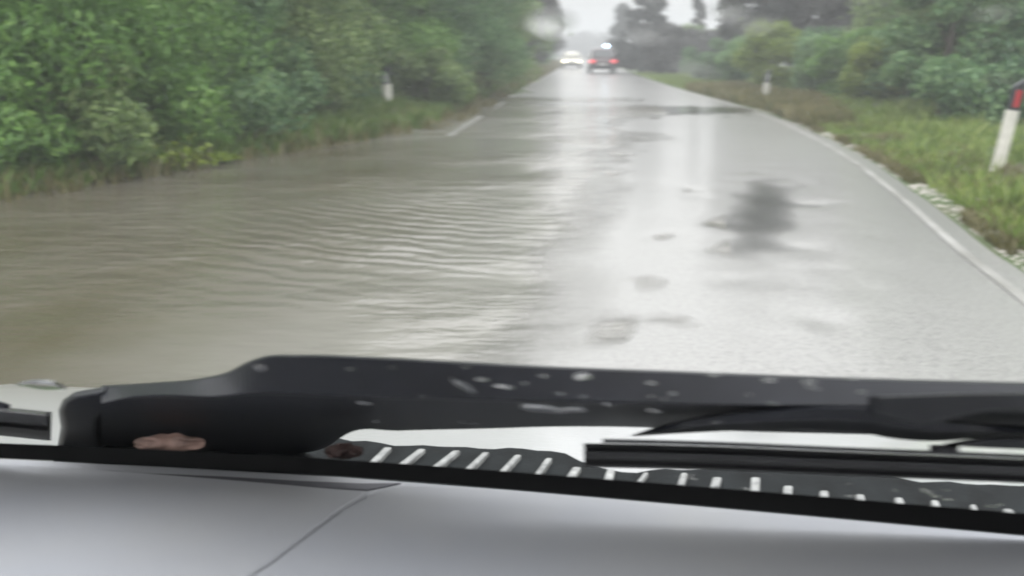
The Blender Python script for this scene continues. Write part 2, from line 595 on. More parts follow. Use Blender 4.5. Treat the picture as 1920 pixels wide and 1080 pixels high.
# lower scrub farther down the left edge
FG = "low bushes at the front of the left bank"
for (px, D, w, h, mat, lab) in [
        (-40, 9.0, 1.0, 1.3, G_LUSH, "low green bush nearest the flood at the frame's left edge"),
        (120, 9.9, 1.0, 1.1, G_OLIVE, "low olive bush between the flood and the cane bushes"),
        (250, 11.1, 0.9, 1.2, G_LUSH, "low green bush just behind the bright yellow green weeds"),
        (390, 12.5, 0.9, 1.2, G_BLUE, "low blue green bush right of the bright yellow green weeds"),
        (520, 14.2, 0.8, 1.1, G_BLUE, "low blue green bush halfway to the left marker post"),
        (570, 15.9, 0.6, 1.1, G_OLIVE, "low olive bush left of the left marker post"),
        (800, 20.5, 0.8, 1.0, G_OLIVE, "low olive bush right of the left marker post")]:
    x = at(px, 200, D).x
    plant("low_bush", x, D, env_wall(w, 0.6, h), 30, 0.33, 9000, 0.13, 0.3, mat, h * .7, 0.04, lab, "bush", FG, crown="foliage", droop=0.3)

SG = "scrub along the far left road edge"
for (px, D, w, h, mat, lab) in [
        (958, 38, 1.4, 3.6, G_OLIVE, "low olive scrub bush at the left edge just past the tall bank"),
        (982, 50, 1.7, 3.4, G_OLIVE, "low olive scrub bush halfway to the oncoming car"),
        (1003, 66, 1.9, 3.6, G_BLUE, "grey green scrub bush at the left edge near the oncoming car"),
        (1020, 88, 2.0, 3.4, G_BLUE, "farthest grey green scrub bush at the left edge")]:
    x = at(px, 130, D).x - w * 0.3
    plant("scrub_bush", x, D, env_round(w, w, 0.2, h), 30, 0.7, 7000, 0.22, 0.5, mat, h * .7, 0.06, lab, "bush", SG, crown="foliage")

# --- trees
TG = "tall dark trees beyond the right verge"
def tree_dark(px, D, w, h, mat, lab, kind="col", n=22000, ls=0.30, group=TG, name="conifer_tree", rc=None):
    x = at(px, 130, D).x
    if kind == "col":
        env, rc_, ncl = env_column(w, 0.2, h, 0.15 if w > 1.5 else 0.6), min(w * 0.35, .5), 110
    else:
        env, rc_, ncl = env_round(w, w * .8, 0.3, h), w * 0.27, 80
    plant(name, x, D, env, ncl, rc or rc_, n, ls, 0.45, mat, h * 0.9, 0.2, lab, "tree", group)


tree_dark(1210, 62, 2.3, 9.0, G_DARK, "tall dark conifer beside the tail lit car, pointed against the sky")
tree_dark(1306, 70, 0.55, 10.0, G_DARK, "thin dark column of a conifer standing alone in the bright gap", n=11000)
tree_dark(1165, 95, 2.0, 6.0, G_DARK, "shorter hazy conifer behind the tail lit car", n=10000)
tree_dark(1425, 40, 1.9, 9.6, G_DARK, "very dark tree closing the bright gap, first of the dark mass", "r")
tree_dark(1500, 43, 2.2, 10.0, G_BROWN, "grey brown thin leaved tree behind the yellow green bush", "r")
tree_dark(1590, 38, 2.4, 9.0, G_BROWN, "grey brown bare looking tree in the middle of the dark mass", "r")
tree_dark(1672, 34, 2.0, 8.5, G_DARK, "dark tree next to the leafy green trees", "r")
tree_dark(1360, 58, 1.8, 2.5, G_BROWN, "low grey brown tree under the bright gap", "r", n=10000)
tree_dark(1262, 55, 1.9, 2.6, G_BROWN, "low brownish tree at the foot of the pointed conifer", "r", n=10000)
tree_dark(1320, 62, 2.2, 2.7, G_OLIVE, "low olive tree under the thin conifer", "r", n=10000)

GG = "leafy green trees by the right verge"
for (px, D, w, h, mat, lab) in [
        (1765, 17.5, 0.75, 5.0, G_BLUE, "slim leafy green tree with its foliage hanging to the grass"),
        (1850, 19.5, 1.25, 6.0, G_OLIVE, "leafy olive green tree behind the red topped marker post"),
        (1960, 17.0, 1.3, 6.0, G_BLUE, "leafy green tree cut by the frame beside the marker post"),
        (1730, 25, 1.5, 7.0, G_OLIVE, "olive green tree behind the slim leafy tree")]:
    x = at(px, 200, D).x
    plant("leafy_tree", x, D, env_column(w * 1.5, 0.5, h, 0.6), 60, w * 0.42, 24000, 0.12, 0.5, mat, h * .85, 0.09, lab, "tree", GG)

BG = "bushes at the foot of the dark trees"
for (px, D, w, h, mat, lab) in [
        (1440, 29.5, 0.95, 2.05, G_YEL, "yellow green rounded bush with a pale marker in front"),
        (1392, 34, 0.9, 1.7, G_BLUE, "green bush left of the yellow green rounded bush"),
        (1535, 27, 1.1, 1.7, G_BLUE, "dark green bush right of the yellow green rounded bush"),
        (1632, 22.5, 0.62, 1.35, G_YEL, "small yellow green bush in front of the dark trees"),
        (1590, 25, 1.0, 1.9, G_LUSH, "green bush between the dark green and small yellow bushes"),
        (1700, 22, 0.9, 1.7, G_BLUE, "blue green bush beside the slim leafy tree"),
        (1335, 42, 1.3, 1.6, G_BLUE, "grey green bush left of all near the dark mass"),
        (1850, 15.5, 0.8, 1.2, G_BLUE, "low dark green bush behind the marker post")]:
    x = at(px, 180, D).x
    plant("low_bush", x, D, env_round(w, w * .8, 0.1, h), 28, 0.42, 9000, 0.12, 0.5, mat, h * .7, 0.04, lab, "bush", BG, crown="foliage")

LG = "dark trees behind the far end of the left bank"
tree_dark(985, 60, 2.0, 6.8, G_DARK, "dark tree rising just past the left bank", "r", n=14000, group=LG, name="broad_tree")
tree_dark(1010, 84, 2.0, 5.6, G_BROWN, "smaller hazy tree stepping down beside the sky gap", "r", n=10000, group=LG, name="broad_tree")
tree_dark(960, 48, 2.3, 8.0, G_BROWN, "grey brown tree half hidden by the left bank", "r", n=14000, group=LG, name="broad_tree")

# far wood closing the road
pts, nr = [], []
for i in range(60):
    D = rng.uniform(230, 330)
    px = rng.uniform(930, 1420)
    c = np.array([at(px, 100, D).x, D, 0])
    hh = rng.uniform(4.0, 7.5)
    q, d, _, _ = clumps_points(env_round(5, 4, 0.3, hh), 8, 2.3, 420)
    pts.append(q + c); nr.append(d)
me = leaves_mesh("distant_woods", np.vstack(pts), np.vstack(nr), 1.1, 0.6, G_BROWN)
o = bpy.data.objects.new("distant_woods", me); COL.objects.link(o)
tag(o, "pale hazy wood closing the far end of the road", "woods", kind="stuff")

# --- grass and weeds
def blades(name, P, h, w, mat, label, cat="grass", lean=0.35):
    n = len(P)
    a = rng.uniform(0, 2 * np.pi, n)
    H = h * rng.uniform(0.5, 1.5, n)
    W = w * rng.uniform(0.6, 1.4, n)
    side = np.stack([np.cos(a), np.sin(a), np.zeros(n)], 1) * W[:, None]
    tip = P + np.stack([rng.normal(0, lean, n) * H, rng.normal(0, lean, n) * H, H], 1)
    mid = P * 0.45 + tip * 0.55 + np.array([0, 0, 1.0]) * (H * 0.12)[:, None]
    v = np.empty((n, 4, 3))
    v[:, 0] = P - side * .5; v[:, 1] = P + side * .5; v[:, 2] = mid + side * .45; v[:, 3] = tip
    me = bpy.data.meshes.new(name)
    me.vertices.add(n * 4); me.loops.add(n * 4); me.polygons.add(n)
    me.vertices.foreach_set("co", v.reshape(-1))
    me.loops.foreach_set("vertex_index", np.arange(n * 4, dtype=np.int32))
    me.polygons.foreach_set("loop_start", np.arange(0, n * 4, 4, dtype=np.int32))
    me.polygons.foreach_set("loop_total", np.full(n, 4, dtype=np.int32))
    me.update(calc_edges=True)
    me.materials.append(mat)
    o = bpy.data.objects.new(name, me); COL.objects.link(o)
    return tag(o, label, cat, kind="stuff")


GR = leaf_mat("verge_grass", [(0.101, 0.148, 0.034), (0.190, 0.279, 0.060), (0.316, 0.369, 0.119)], scale=0.9)
GR_DRY = leaf_mat("dry_weeds", [(0.10, 0.095, 0.035), (0.17, 0.155, 0.065), (0.26, 0.24, 0.13)], scale=0.9)
GR_RED = leaf_mat("reddish_weeds", [(0.10, 0.125, 0.035), (0.20, 0.175, 0.080), (0.29, 0.26, 0.13)], scale=1.0)

def scatter(n, y0, y1, fx, power=1.6):
    y = y0 + (y1 - y0) * rng.random(n) ** power
    x = fx(y, rng.random(n))
    z = np.array([ground_z(float(a), float(b)) for a, b in zip(x, y)])
    P = np.stack([x, y, z - 0.01], 1)
    return P

P = scatter(60000, 5.5, 60, lambda y, u: rx(y) + 0.25 + 8.0 * u ** 1.3)
keep = np.array([wob(a, b, 0.7, 9) > -0.45 for a, b, _ in P])
P = P[keep]
P = P[np.hypot(P[:, 0] - 5.5, (P[:, 1] - 9.2) * 0.6) > 0.55]
blades("grass", P, 0.13, 0.022, GR, "green grass of the right verge running up to the trees")
P = scatter(9000, 6, 20, lambda y, u: rx(y) + 0.5 + 4.0 * u)
P = P[np.array([wob(a, b, 1.0, 19) > 0.05 for a, b, _ in P])]
P = P[np.hypot(P[:, 0] - 5.5, (P[:, 1] - 9.2) * 0.6) > 0.8]
blades("grass_tufts", P, 0.24, 0.03, GR, "taller lush grass clumps on the right verge")
P = scatter(14000, 16, 34, lambda y, u: rx(y) + 0.15 + (0.4 + 1.5 * np.clip((y - 14) / 10, 0, 1)) * u, 1.0)
blades("reddish_weeds", P, 0.24, 0.028, GR_RED, "reddish brown weeds along the right road edge", "weeds")
P = scatter(9000, 5, 16, lambda y, u: rx(y) + 0.12 + 1.3 * u ** 1.5, 1.2)
P = P[np.array([wob(a, b, 1.2, 29) > -0.05 for a, b, _ in P])]
blades("sparse_weeds", P, 0.10, 0.02, GR_DRY, "thin dry weeds growing in the gravel shoulder", "weeds")

P = scatter(60000, 5, 34, lambda y, u: lx(y) - np.maximum(shore(y), 0) + 0.1 - 5.0 * u, 1.2)
P = P[P[:, 2] > -0.03]
blades("bank_grass", P, 0.22, 0.03, leaf_mat("bank_grass", [(0.074, 0.131, 0.027), (0.126, 0.219, 0.042), (0.200, 0.250, 0.074)], scale=0.8), "rank grass on the left bank between flood and bushes")
P = scatter(9000, 5, 30, lambda y, u: lx(y) - np.maximum(shore(y), 0) + 0.35 - 2.2 * u, 1.2)
P = P[(P[:, 2] > -0.10) & np.array([wob(a, b, 0.9, 33) > -0.1 for a, b, _ in P])]
blades("drowned_weeds", P, 0.20, 0.028, GR_DRY, "brownish weeds half drowned along the flood's left shore", "weeds")
P = scatter(9000, 30, 120, lambda y, u: lx(y) - 0.1 - 2.5 * u, 1.2)
blades("edge_weeds", P, 0.4, 0.05, GR_DRY, "pale dry weeds along the far left road edge", "weeds")
# bright yellow green weeds in the bank
for (px, py, lab, nn) in [(268, 292, "bright yellow green weed clump in the left bank", 900), (408, 283, "pale yellow weed standing alone at the flood's shore", 260)]:
    c = gp(px, py, 0.15)
    q = rng.normal(0, 1, (nn, 3)) * np.array([0.32, 0.22, 0.10]) * (1 if nn > 500 else 0.3)
    q[:, 2] = np.abs(q[:, 2])
    me = leaves_mesh("weed_clump", q, rng.normal(0, 1, (nn, 3)), 0.09, 0.5, G_YEL)
    o = bpy.data.objects.new("weed_clump", me); COL.objects.link(o); o.location = (c.x, c.y, 0.06)
    tag(o, lab, "weed")

# gravel shoulder
m_gravel = simple("pale_gravel", (0.36, 0.34, 0.30), 0.6, var=0.35, scale=20)
def stones(name, P, s, label):
    V, FF = [], []
    base = [Vector((1, 0, 0)), Vector((0, 1, 0)), Vector((-1, 0, 0)), Vector((0, -1, 0)), Vector((0, 0, 1)), Vector((0, 0, -1))]
    fa = [(0, 1, 4), (1, 2, 4), (2, 3, 4), (3, 0, 4), (1, 0, 5), (2, 1, 5), (3, 2, 5), (0, 3, 5)]
    for p in P:
        o = len(V); k = s * random.uniform(0.4, 1.6); w = random.uniform(0, 6.28)
        for b in base:
            q = Vector((b.x * random.uniform(.7, 1.4), b.y * random.uniform(.7, 1.3), b.z * random.uniform(.4, .8))) * k
            V.append((p[0] + q.x * math.cos(w) - q.y * math.sin(w), p[1] + q.x * math.sin(w) + q.y * math.cos(w), p[2] + q.z))
        FF += [tuple(i + o for i in t) for t in fa]
    return tag(mesh_obj(name, V, FF, m_gravel, smooth=False), label, "gravel", kind="stuff")
P = scatter(9000, 4.5, 22, lambda y, u: rx(y) + 0.10 + 0.85 * u ** 1.1, 1.2)
P = P[np.array([wob(a, b, 1.3, 39) > -0.3 for a, b, _ in P])]
stones("gravel", P, 0.028, "pale gravel and stones along the right road edge")

# ------------------------------------------------------------------ marker posts
m_post = simple("weathered_white_plastic", (0.62, 0.60, 0.55), 0.5, var=0.12, scale=9)
m_pblack = simple("black_plastic_band", (0.02, 0.022, 0.026), 0.4)
m_red = simple("red_reflector", (0.42, 0.02, 0.03), 0.25, coat=0.5)
m_pale = simple("pale_reflector", (0.45, 0.46, 0.45), 0.25, coat=0.5)


def post_section(z0, z1, w, d, slant=0.0):
    """rounded triangular post section, from z0 to z1; the top may slant."""
    ring = []
    for k in range(12):
        a = 2 * math.pi * k / 12
        x = math.cos(a) * w * 0.5 * (1 - 0.18 * math.sin(a)); y = math.sin(a) * d * 0.5
        ring.append((x, y))
    v = [(x, y, z0) for x, y in ring] + [(x, y, z1 + slant * x) for x, y in ring]
    f = [(i, (i + 1) % 12, 12 + (i + 1) % 12, 12 + i) for i in range(12)] + [tuple(range(12))[::-1], tuple(range(12, 24))]
    return v, f


def marker_post(loc, lean, w, refl, label, leany=0.0, top=True, hw=0.66):
    root = empty("marker_post", loc)
    root.rotation_euler = (leany, lean, 0)
    v, f = post_section(-0.3, hw, w, w * 0.7)
    bevel(mesh_obj("post", v, f, m_post, root, False), 0.004)
    v, f = post_section(hw, hw + 0.30, w * 1.01, w * 0.71, 0.8)
    bevel(mesh_obj("black_band", v, f, m_pblack, root, False), 0.004)
    if refl:
        y = -w * 0.36
        v = [(sx * w * 0.2, y + dy, hw + zz) for dy in (0, 0.012) for sx, zz in ((-1, .035), (1, .035), (1, .22), (-1, .22))]
        f = [(0, 1, 2, 3), (7, 6, 5, 4), (0, 4, 5, 1), (1, 5, 6, 2), (2, 6, 7, 3), (3, 7, 4, 0)]
        bevel(mesh_obj("reflector", v, f, refl, root, False), 0.004)
    return tag(root, label, "marker post", "roadside marker posts")


b0 = gp(1868, 322, 0.02)
marker_post((b0.x, b0.y, ground_z(b0.x, b0.y)), math.radians(7), 0.145, m_red, "white marker post with red reflector in its black top, leaning on the grass verge")
b1 = gp(728, 219, 0.0)
marker_post((b1.x, b1.y, 0.0), math.radians(-1), 0.19, m_pale, "white marker post with black top in front of the left bushes", hw=0.68)
b2 = gp(1434, 192, 0.02)
marker_post((b2.x, b2.y, 0.05), math.radians(2), 0.17, m_pale, "small far marker post below the yellow green bush", hw=0.5)

# ------------------------------------------------------------------ cars on the road
m_tyre = simple("tyre_rubber", (0.02, 0.02, 0.02), 0.8)
m_rim = simple("alloy_rim", (0.4, 0.4, 0.42), 0.35, metal=0.9)
m_cglass = simple("car_window_glass", (0.03, 0.035, 0.04), 0.08, coat=0.6, spec=0.8)
m_plate = simple("number_plate", (0.6, 0.6, 0.58), 0.4)


def ring_section(w, zb, zt, round_=0.25):
    """half outline points of a body cross-section, left to right over the top"""
    return [(-w * .94, zb), (-w, zb + (zt - zb) * .35), (-w * .97, zb + (zt - zb) * .8), (-w * (1 - round_), zt), (0, zt + 0.015),
            (w * (1 - round_), zt), (w * .97, zb + (zt - zb) * .8), (w, zb + (zt - zb) * .35), (w * .94, zb)]


def loft_body(stations, mat, name, parent):
    V, FF = [], []
    n = 9
    for (y, w, zb, zt, rd) in stations:
        for (x, z) in ring_section(w, zb, zt, rd):
            V.append((x, y, z))
    for j in range(len(stations) - 1):
        for i in range(n - 1):
            a = j * n + i
            FF.append((a, a + 1, a + n + 1, a + n))
        FF.append((j * n, (j + 1) * n, (j + 1) * n + n - 1, j * n + n - 1))
    FF.append(tuple(range(n))[::-1]); FF.append(tuple(range((len(stations) - 1) * n, len(stations) * n)))
    return bevel(mesh_obj(name, V, FF, mat, parent), 0.03, 2, 35)


def boxm(name, c, s, mat, parent, bv=0.01):
    v = [(c[0] + sx * s[0] / 2, c[1] + sy * s[1] / 2, c[2] + sz * s[2] / 2) for sx in (-1, 1) for sy in (-1, 1) for sz in (-1, 1)]
    f = [(0, 1, 3, 2), (4, 6, 7, 5), (0, 4, 5, 1), (2, 3, 7, 6), (0, 2, 6, 4), (1, 5, 7, 3)]
    return bevel(mesh_obj(name, v, f, mat, parent, False), bv)


def quadm(name, pts, thick, mat, parent, bv=0.006):
    """a thin curved pane: the polygon pts pushed back by thick (a vector)."""
    n = len(pts)
    v = [Vector(p) for p in pts] + [Vector(p) + Vector(thick) for p in pts]
    f = [tuple(range(n)), tuple(range(2 * n - 1, n - 1, -1))] + [(i, n + i, n + (i + 1) % n, (i + 1) % n) for i in range(n)]
    return bevel(mesh_obj(name, v, f, mat, parent, False), bv)


def wheel(parent, x, y, r=0.33, w=0.22):
    def disc(name, r0, r1, xx, ww, mat, par):
        V, FF = [], []
        prof = [(r1, -ww / 2), (r0 * .93, -ww / 2), (r0, -ww / 4), (r0, ww / 4), (r0 * .93, ww / 2), (r1, ww / 2)]
        N = 24
        for k in range(N):
            a = 2 * math.pi * k / N
            for (rr, dx) in prof:
                V.append((xx + dx, y + math.cos(a) * rr, r + math.sin(a) * rr))
        m = len(prof)
        for k in range(N):
            for i in range(m):
                FF.append((k * m + i, k * m + (i + 1) % m, ((k + 1) % N) * m + (i + 1) % m, ((k + 1) % N) * m + i))
        return mesh_obj(name, V, FF, mat, par)
    wr = empty("wheel"); wr.parent = parent
    disc("tyre", r, r * 0.62, x, w, m_tyre, wr)
    disc("rim", r * 0.62, r * 0.12, x, w * 0.8, m_rim, wr)


def make_car(loc, rz, paint, W, L, H, suv, label, head, tail, beacon):
    """front of the car is local +y"""
    car = empty("car", loc, rz)
    hw, hl = W / 2, L / 2
    bz = 0.26
    belt = H * (0.60 if suv else 0.62)
    body = [(-hl, hw * .88, bz + .08, belt * .86, .2), (-hl + .10, hw * .97, bz, belt * .98, .16), (-hl + .6, hw, bz, belt + .02, .12), (0, hw, bz - .03, belt, .12),
            (hl - 1.25, hw, bz, belt - .04, .14), (hl - .55, hw * .97, bz, belt * .86, .2), (hl - .12, hw * .9, bz, belt * .74, .25), (hl, hw * .8, bz + .08, belt * .62, .3)]
    loft_body(body, paint, "body", car)
    if suv:
        cab = [(-hl + .12, hw * .90, belt - .04, belt + .06, .15), (-hl + .34, hw * .84, belt - .04, H - .05, .18), (-hl + .9, hw * .82, belt - .04, H, .16),
               (.35, hw * .80, belt - .04, H - .02, .16), (.75, hw * .82, belt - .04, H - .16, .2), (hl - 1.2, hw * .88, belt - .06, belt + .02, .2)]
    else:
        cab = [(-hl + .35, hw * .86, belt - .04, belt + .03, .2), (-hl + .85, hw * .78, belt - .04, H - .07, .2), (-.35, hw * .76, belt - .04, H, .2),
               (.25, hw * .76, belt - .04, H - .03, .2), (.7, hw * .8, belt - .04, H - .2, .22), (hl - 1.15, hw * .88, belt - .08, belt, .2)]
    loft_body(cab, paint, "cabin", car)
    # glass panes, proud of the cabin
    ya, yb = (-hl + .14, -hl + .33) if suv else (-hl + .38, -hl + .84)
    quadm("rear_window", [(-hw * .74, ya - .03, belt + .08), (hw * .74, ya - .03, belt + .08), (hw * .66, yb - .05, H - .12), (-hw * .66, yb - .05, H - .12)], (0, .05, .0), m_cglass, car)
    quadm("windscreen", [(-hw * .74, hl - 1.16, belt + .06), (-hw * .64, .62 if not suv else .70, H - .13), (hw * .64, .62 if not suv else .70, H - .13), (hw * .74, hl - 1.16, belt + .06)], (0, -.05, -.02), m_cglass, car)
    for s in (-1, 1):
        quadm("side_window", [(s * hw * .90, -hl + .75, belt + .04), (s * hw * .90, hl - 1.35, belt + .04), (s * hw * .80, .2, H - .12), (s * hw * .80, -hl + .95, H - .12)], (-s * .06, 0, 0), m_cglass, car)
        boxm("side_mirror", (s * (hw + .08), hl - 1.35, belt + .04), (.18, .1, .13), paint, car, .02)
        boxm("headlight", (s * hw * .68, hl - .10, belt * .66), (hw * .42, .16, .14), head, car, .03)
        boxm("taillight", (s * hw * .80, -hl + .03, belt * .80), (hw * .36, .12, .20 if suv else .15), tail, car, .03)
        for y in (-hl + .78, hl - .85):
            wheel(car, s * (hw - .10), y)
    boxm("front_bumper", (0, hl - .02, bz + .12), (W * .82, .16, .2), m_pblack, car, .04)
    boxm("rear_bumper", (0, -hl, bz + .14), (W * .88, .18, .22), m_pblack, car, .04)
    boxm("number_plate", (0, -hl - .035, belt * .60), (.5, .02, .11), m_plate, car, .004)
    if beacon:
        bm_ = empty("beacon"); bm_.parent = car
        boxm("beacon_base", (.28, -.55, H + .04), (.30, .2, .07), m_pblack, bm_, .02)
        V, FF = [], []
        for j, (rr, z) in enumerate([(.13, 0), (.14, .06), (.13, .13), (.08, .18), (.01, .2)]):
            for k in range(14):
                a = 2 * math.pi * k / 14
                V.append((.28 + math.cos(a) * rr, -.55 + math.sin(a) * rr, H + .07 + z))
        for j in range(4):
            for k in range(14):
                FF.append((j * 14 + k, j * 14 + (k + 1) % 14, (j + 1) * 14 + (k + 1) % 14, (j + 1) * 14 + k))
        mesh_obj("beacon_dome", V, FF, beacon, bm_)
    return tag(car, label, "car")


def emis(name, col, s):
    return simple(name, tuple(min(1, c * .6) for c in col), 0.2, emit=col, estr=s)


m_tail = emis("lit_tail_lamp", (1.0, 0.08, 0.10), 1.2)
m_off = simple("unlit_lamp", (0.5, 0.48, 0.45), 0.2)
m_head = emis("lit_headlamp", (1.0, 0.93, 0.70), 5.0)
m_offred = simple("unlit_red_lamp", (0.3, 0.02, 0.02), 0.2)
m_beac = emis("blue_white_beacon", (0.60, 0.78, 1.0), 9.0)
m_darkp = simple("dark_car_paint", (0.075, 0.045, 0.05), 0.3, coat=0.8, var=.05)
m_whitep = simple("cream_car_paint", (0.58, 0.56, 0.47), 0.3, coat=0.8, var=.04)
c1 = gp(1133, 138)
make_car((c1.x, c1.y + 2.1, 0.012), math.radians(-3), m_darkp, 1.78, 4.2, 1.62, True, "dark car driving away with red tail lamps and a bright beacon on its roof", m_off, m_tail, m_beac)
c2 = gp(1074, 129)
make_car((c2.x, c2.y + 2.0, 0.012), math.radians(180 - 3), m_whitep, 1.75, 4.1, 1.46, False, "pale cream car coming towards the camera with lit headlamps", m_head, m_offred, None)

# ------------------------------------------------------------------ the car we sit in
own = empty("own_car", (0.1, 0.7, 0))
tag(own, "grey dashboard, bonnet and black wipers of the car the picture is taken from", "car")
bpy.context.view_layer.update()


def own_mesh(name, V, FF, mat, parent=own, smooth=True):
    """geometry given in world coordinates, stored relative to the car's origin"""
    off = Vector(own.location)
    return mesh_obj(name, [Vector(v) - off for v in V], FF, mat, parent, smooth)


ZD = 0.92
GL, GR_ = gp(0, 860, ZD), gp(1920, 1002, ZD)
Rv = (GR_ - GL).normalized()
Fv = Vector((-Rv.y, Rv.x, 0))
TILT = math.radians(40)
Sv = (-Fv * math.cos(TILT) + Vector((0, 0, 1)) * math.sin(TILT)).normalized()   # up the glass
Nv = Rv.cross(Sv).normalized()
if Nv.z < 0: Nv = -Nv                                                         # outward normal (forward and up)


AWAY = (Fv * 0.92 - Vector((0, 0, 1)) * 0.42).normalized()      # forward and down, along the bonnet


def on_glass(px, py, out=0.0):
    return on_plane(px, py, GL + Nv * out, Nv)


# windscreen: clear pane, slightly curved at its ends
m_pane = bpy.data.materials.new("clear_windscreen_glass"); m_pane.use_nodes = True
nt = m_pane.node_tree; nt.nodes.clear()
o_ = nt.nodes.new("ShaderNodeOutputMaterial"); t_ = nt.nodes.new("ShaderNodeBsdfTransparent")
t_.inputs[0].default_value = (1, 1, 1, 1)
nt.links.new(t_.outputs[0], o_.inputs["Surface"])
V, FF = [], []
mid = (GL + GR_) / 2
for th in (0.0, 0.005):
    for j in range(5):
        for i in range(9):
            V.append(mid + Rv * (-0.75 + 1.5 * i / 8) + Sv * (-0.02 + 0.98 * j / 4) + Nv * th)
for th in (0, 45):
    for j in range(4):
        for i in range(8):
            a = th + j * 9 + i
            q = (a, a + 1, a + 10, a + 9)
            FF.append(q if th else q[::-1])
own_mesh("windscreen", V, FF, m_pane)



def poly_fn(pts):
    a = np.array(pts, float)
    return lambda x: float(np.interp(x, a[:, 0], a[:, 1]))


def smooth_fn(pts):
    """Catmull-like smooth function through the points"""
    a = np.array(pts, float)
    x, y = a[:, 0], a[:, 1]
    m = np.gradient(y, x)

    def fn(t):
        t = min(max(t, x[0]), x[-1])
        i = int(min(max(np.searchsorted(x, t) - 1, 0), len(x) - 2))
        h = x[i + 1] - x[i]; s = (t - x[i]) / h
        return float((2 * s**3 - 3 * s**2 + 1) * y[i] + (s**3 - 2 * s**2 + s) * h * m[i] + (-2 * s**3 + 3 * s**2) * y[i + 1] + (s**3 - s**2) * h * m[i + 1])
    return fn


def bar(name, x0, x1, rows, mat, parent, n=60, back=0.03, cap=True, flat_=True):
    """long moulded bar in front of the glass. rows: (height function in photo pixels, offset outwards in m)
    from its upper to its lower edge on the near side; closed behind by a back face `back` further out."""
    V, FF = [], []
    m = len(rows)
    for i in range(n + 1):
        px = x0 + (x1 - x0) * i / n
        near = [on_glass(px, fn(px), off) for fn, off in rows]
        far = [near[-1] + AWAY * back, near[0] + AWAY * back]
        V += near + far
    k = m + 2
    for i in range(n):
        for j in range(k):
            j2 = (j + 1) % k
            FF.append((i * k + j, i * k + j2, (i + 1) * k + j2, (i + 1) * k + j))
    if cap:
        FF.append(tuple(range(k))[::-1]); FF.append(tuple(n * k + j for j in range(k)))
    o = own_mesh(name, V, FF, mat, parent)
    if flat_: o.data.polygons.foreach_set('use_smooth', [False] * len(o.data.polygons))
    return o


def shift(fn, d): return lambda x: fn(x) + d
def mixf(a, b, t): return lambda x: a(x) * (1 - t) + b(x) * t


m_wip, nt, p, _ = new_mat("wiper_black_satin")
n = nz(nt, 30, 5); r = ramp(nt, n.outputs["Fac"], [(0.3, (0.006, 0.0068, 0.010)), (0.7, (0.011, 0.012, 0.017))])
nt.links.new(r.outputs[0], p.inputs["Base Color"]); p.inputs["Roughness"].default_value = 0.45; p.inputs["Specular IOR Level"].default_value = 0.30
n2 = nz(nt, 160, 3); bump(nt, p, n2.outputs["Fac"], 0.3, 0.0008)
m_rub = simple("wiper_rubber", (0.022, 0.022, 0.024), 0.5, var=.2, scale=20)
m_steel = simple("wiper_steel_spline", (0.30, 0.30, 0.32), 0.25, metal=0.8, var=.1, scale=20)

# main wiper arm across the picture
a_top = smooth_fn([(190, 723), (290, 717), (370, 710), (430, 696), (465, 678), (495, 668), (560, 665), (700, 669), (850, 677), (1000, 685), (1280, 696), (1600, 708), (2150, 722)])
a_mid = smooth_fn([(190, 760), (240, 748), (300, 744), (400, 746), (480, 738), (600, 742), (840, 748), (1100, 755), (1400, 762), (1640, 764), (2150, 772)])
a_bot = smooth_fn([(190, 848), (240, 852), (300, 852), (400, 853), (520, 852), (600, 838), (640, 812), (740, 807), (900, 803), (1050, 799), (1180, 800), (1400, 808), (1640, 814), (2150, 820)])
arm = bar("wiper_arm", 190, 2150, [(shift(a_top, 0), 0.044), (shift(a_top, 4), 0.038), (shift(a_mid, -4), 0.020), (a_mid, 0.0195), (shift(a_mid, 3), 0.023), (a_bot, 0.046)], m_wip, own, 220, 0.02)
tag(arm, "broad black wiper arm stretched across the foot of the windscreen")


def blob(name, px, py, rpx, out, mat, parent, flat=0.5, rx_=1.0, ang=0.0, seg=20, world=False, lump=0.0, seed=0.0):
    """rounded cap lying against the glass"""
    c = on_glass(px, py, out)
    R = rpx / F * (c - CAM).dot(FW)
    V, FF = [], []
    ca, sa = math.cos(ang), math.sin(ang)
    rings = 7
    for j in range(rings):
        t = j / (rings - 1) * math.pi / 2
        rr, hh = math.cos(t), math.sin(t)
        for k in range(seg):
            a = 2 * math.pi * k / seg
            g = 1 + lump * noise.noise(Vector((math.cos(a) * 1.3, math.sin(a) * 1.3, seed)))
            x, y = math.cos(a) * rr * R * rx_ * g, math.sin(a) * rr * R * g
            V.append(c + Rv * (x * ca - y * sa) + Sv * (x * sa + y * ca) + (Nv if world else -Nv) * (hh * R * flat))
    for j in range(rings - 1):
        for k in range(seg):
            FF.append((j * seg + k, j * seg + (k + 1) % seg, (j + 1) * seg + (k + 1) % seg, (j + 1) * seg + k))
    if world:
        V += V[:seg]                                     # the flat side gets its own edge, so that it shades flat
        FF.append(tuple(range(len(V) - seg, len(V))))
        mc = c + Nv * (R * flat * 0.3)
        out_ = []
        for q in FF:
            nn = Vector((0, 0, 0)); m_ = len(q)
            for a_ in range(m_): nn += (V[q[a_]] - mc).cross(V[q[(a_ + 1) % m_]] - mc)
            cen = sum((V[i_] for i_ in q), Vector()) / m_
            out_.append(q if nn.dot(cen - mc) > 0 else q[::-1])
        return c, V, out_
    FF.append(tuple(range(seg)))
    return own_mesh(name, V, FF, mat, parent)


m_screw = simple("wet_black_screw", (0.05, 0.05, 0.055), 0.12, coat=1.0)
blob("screw", 490, 688, 15, 0.030, m_screw, arm, 0.6)
blob("screw", 452, 724, 13, 0.030, m_rub, arm, 0.2, 1.5)

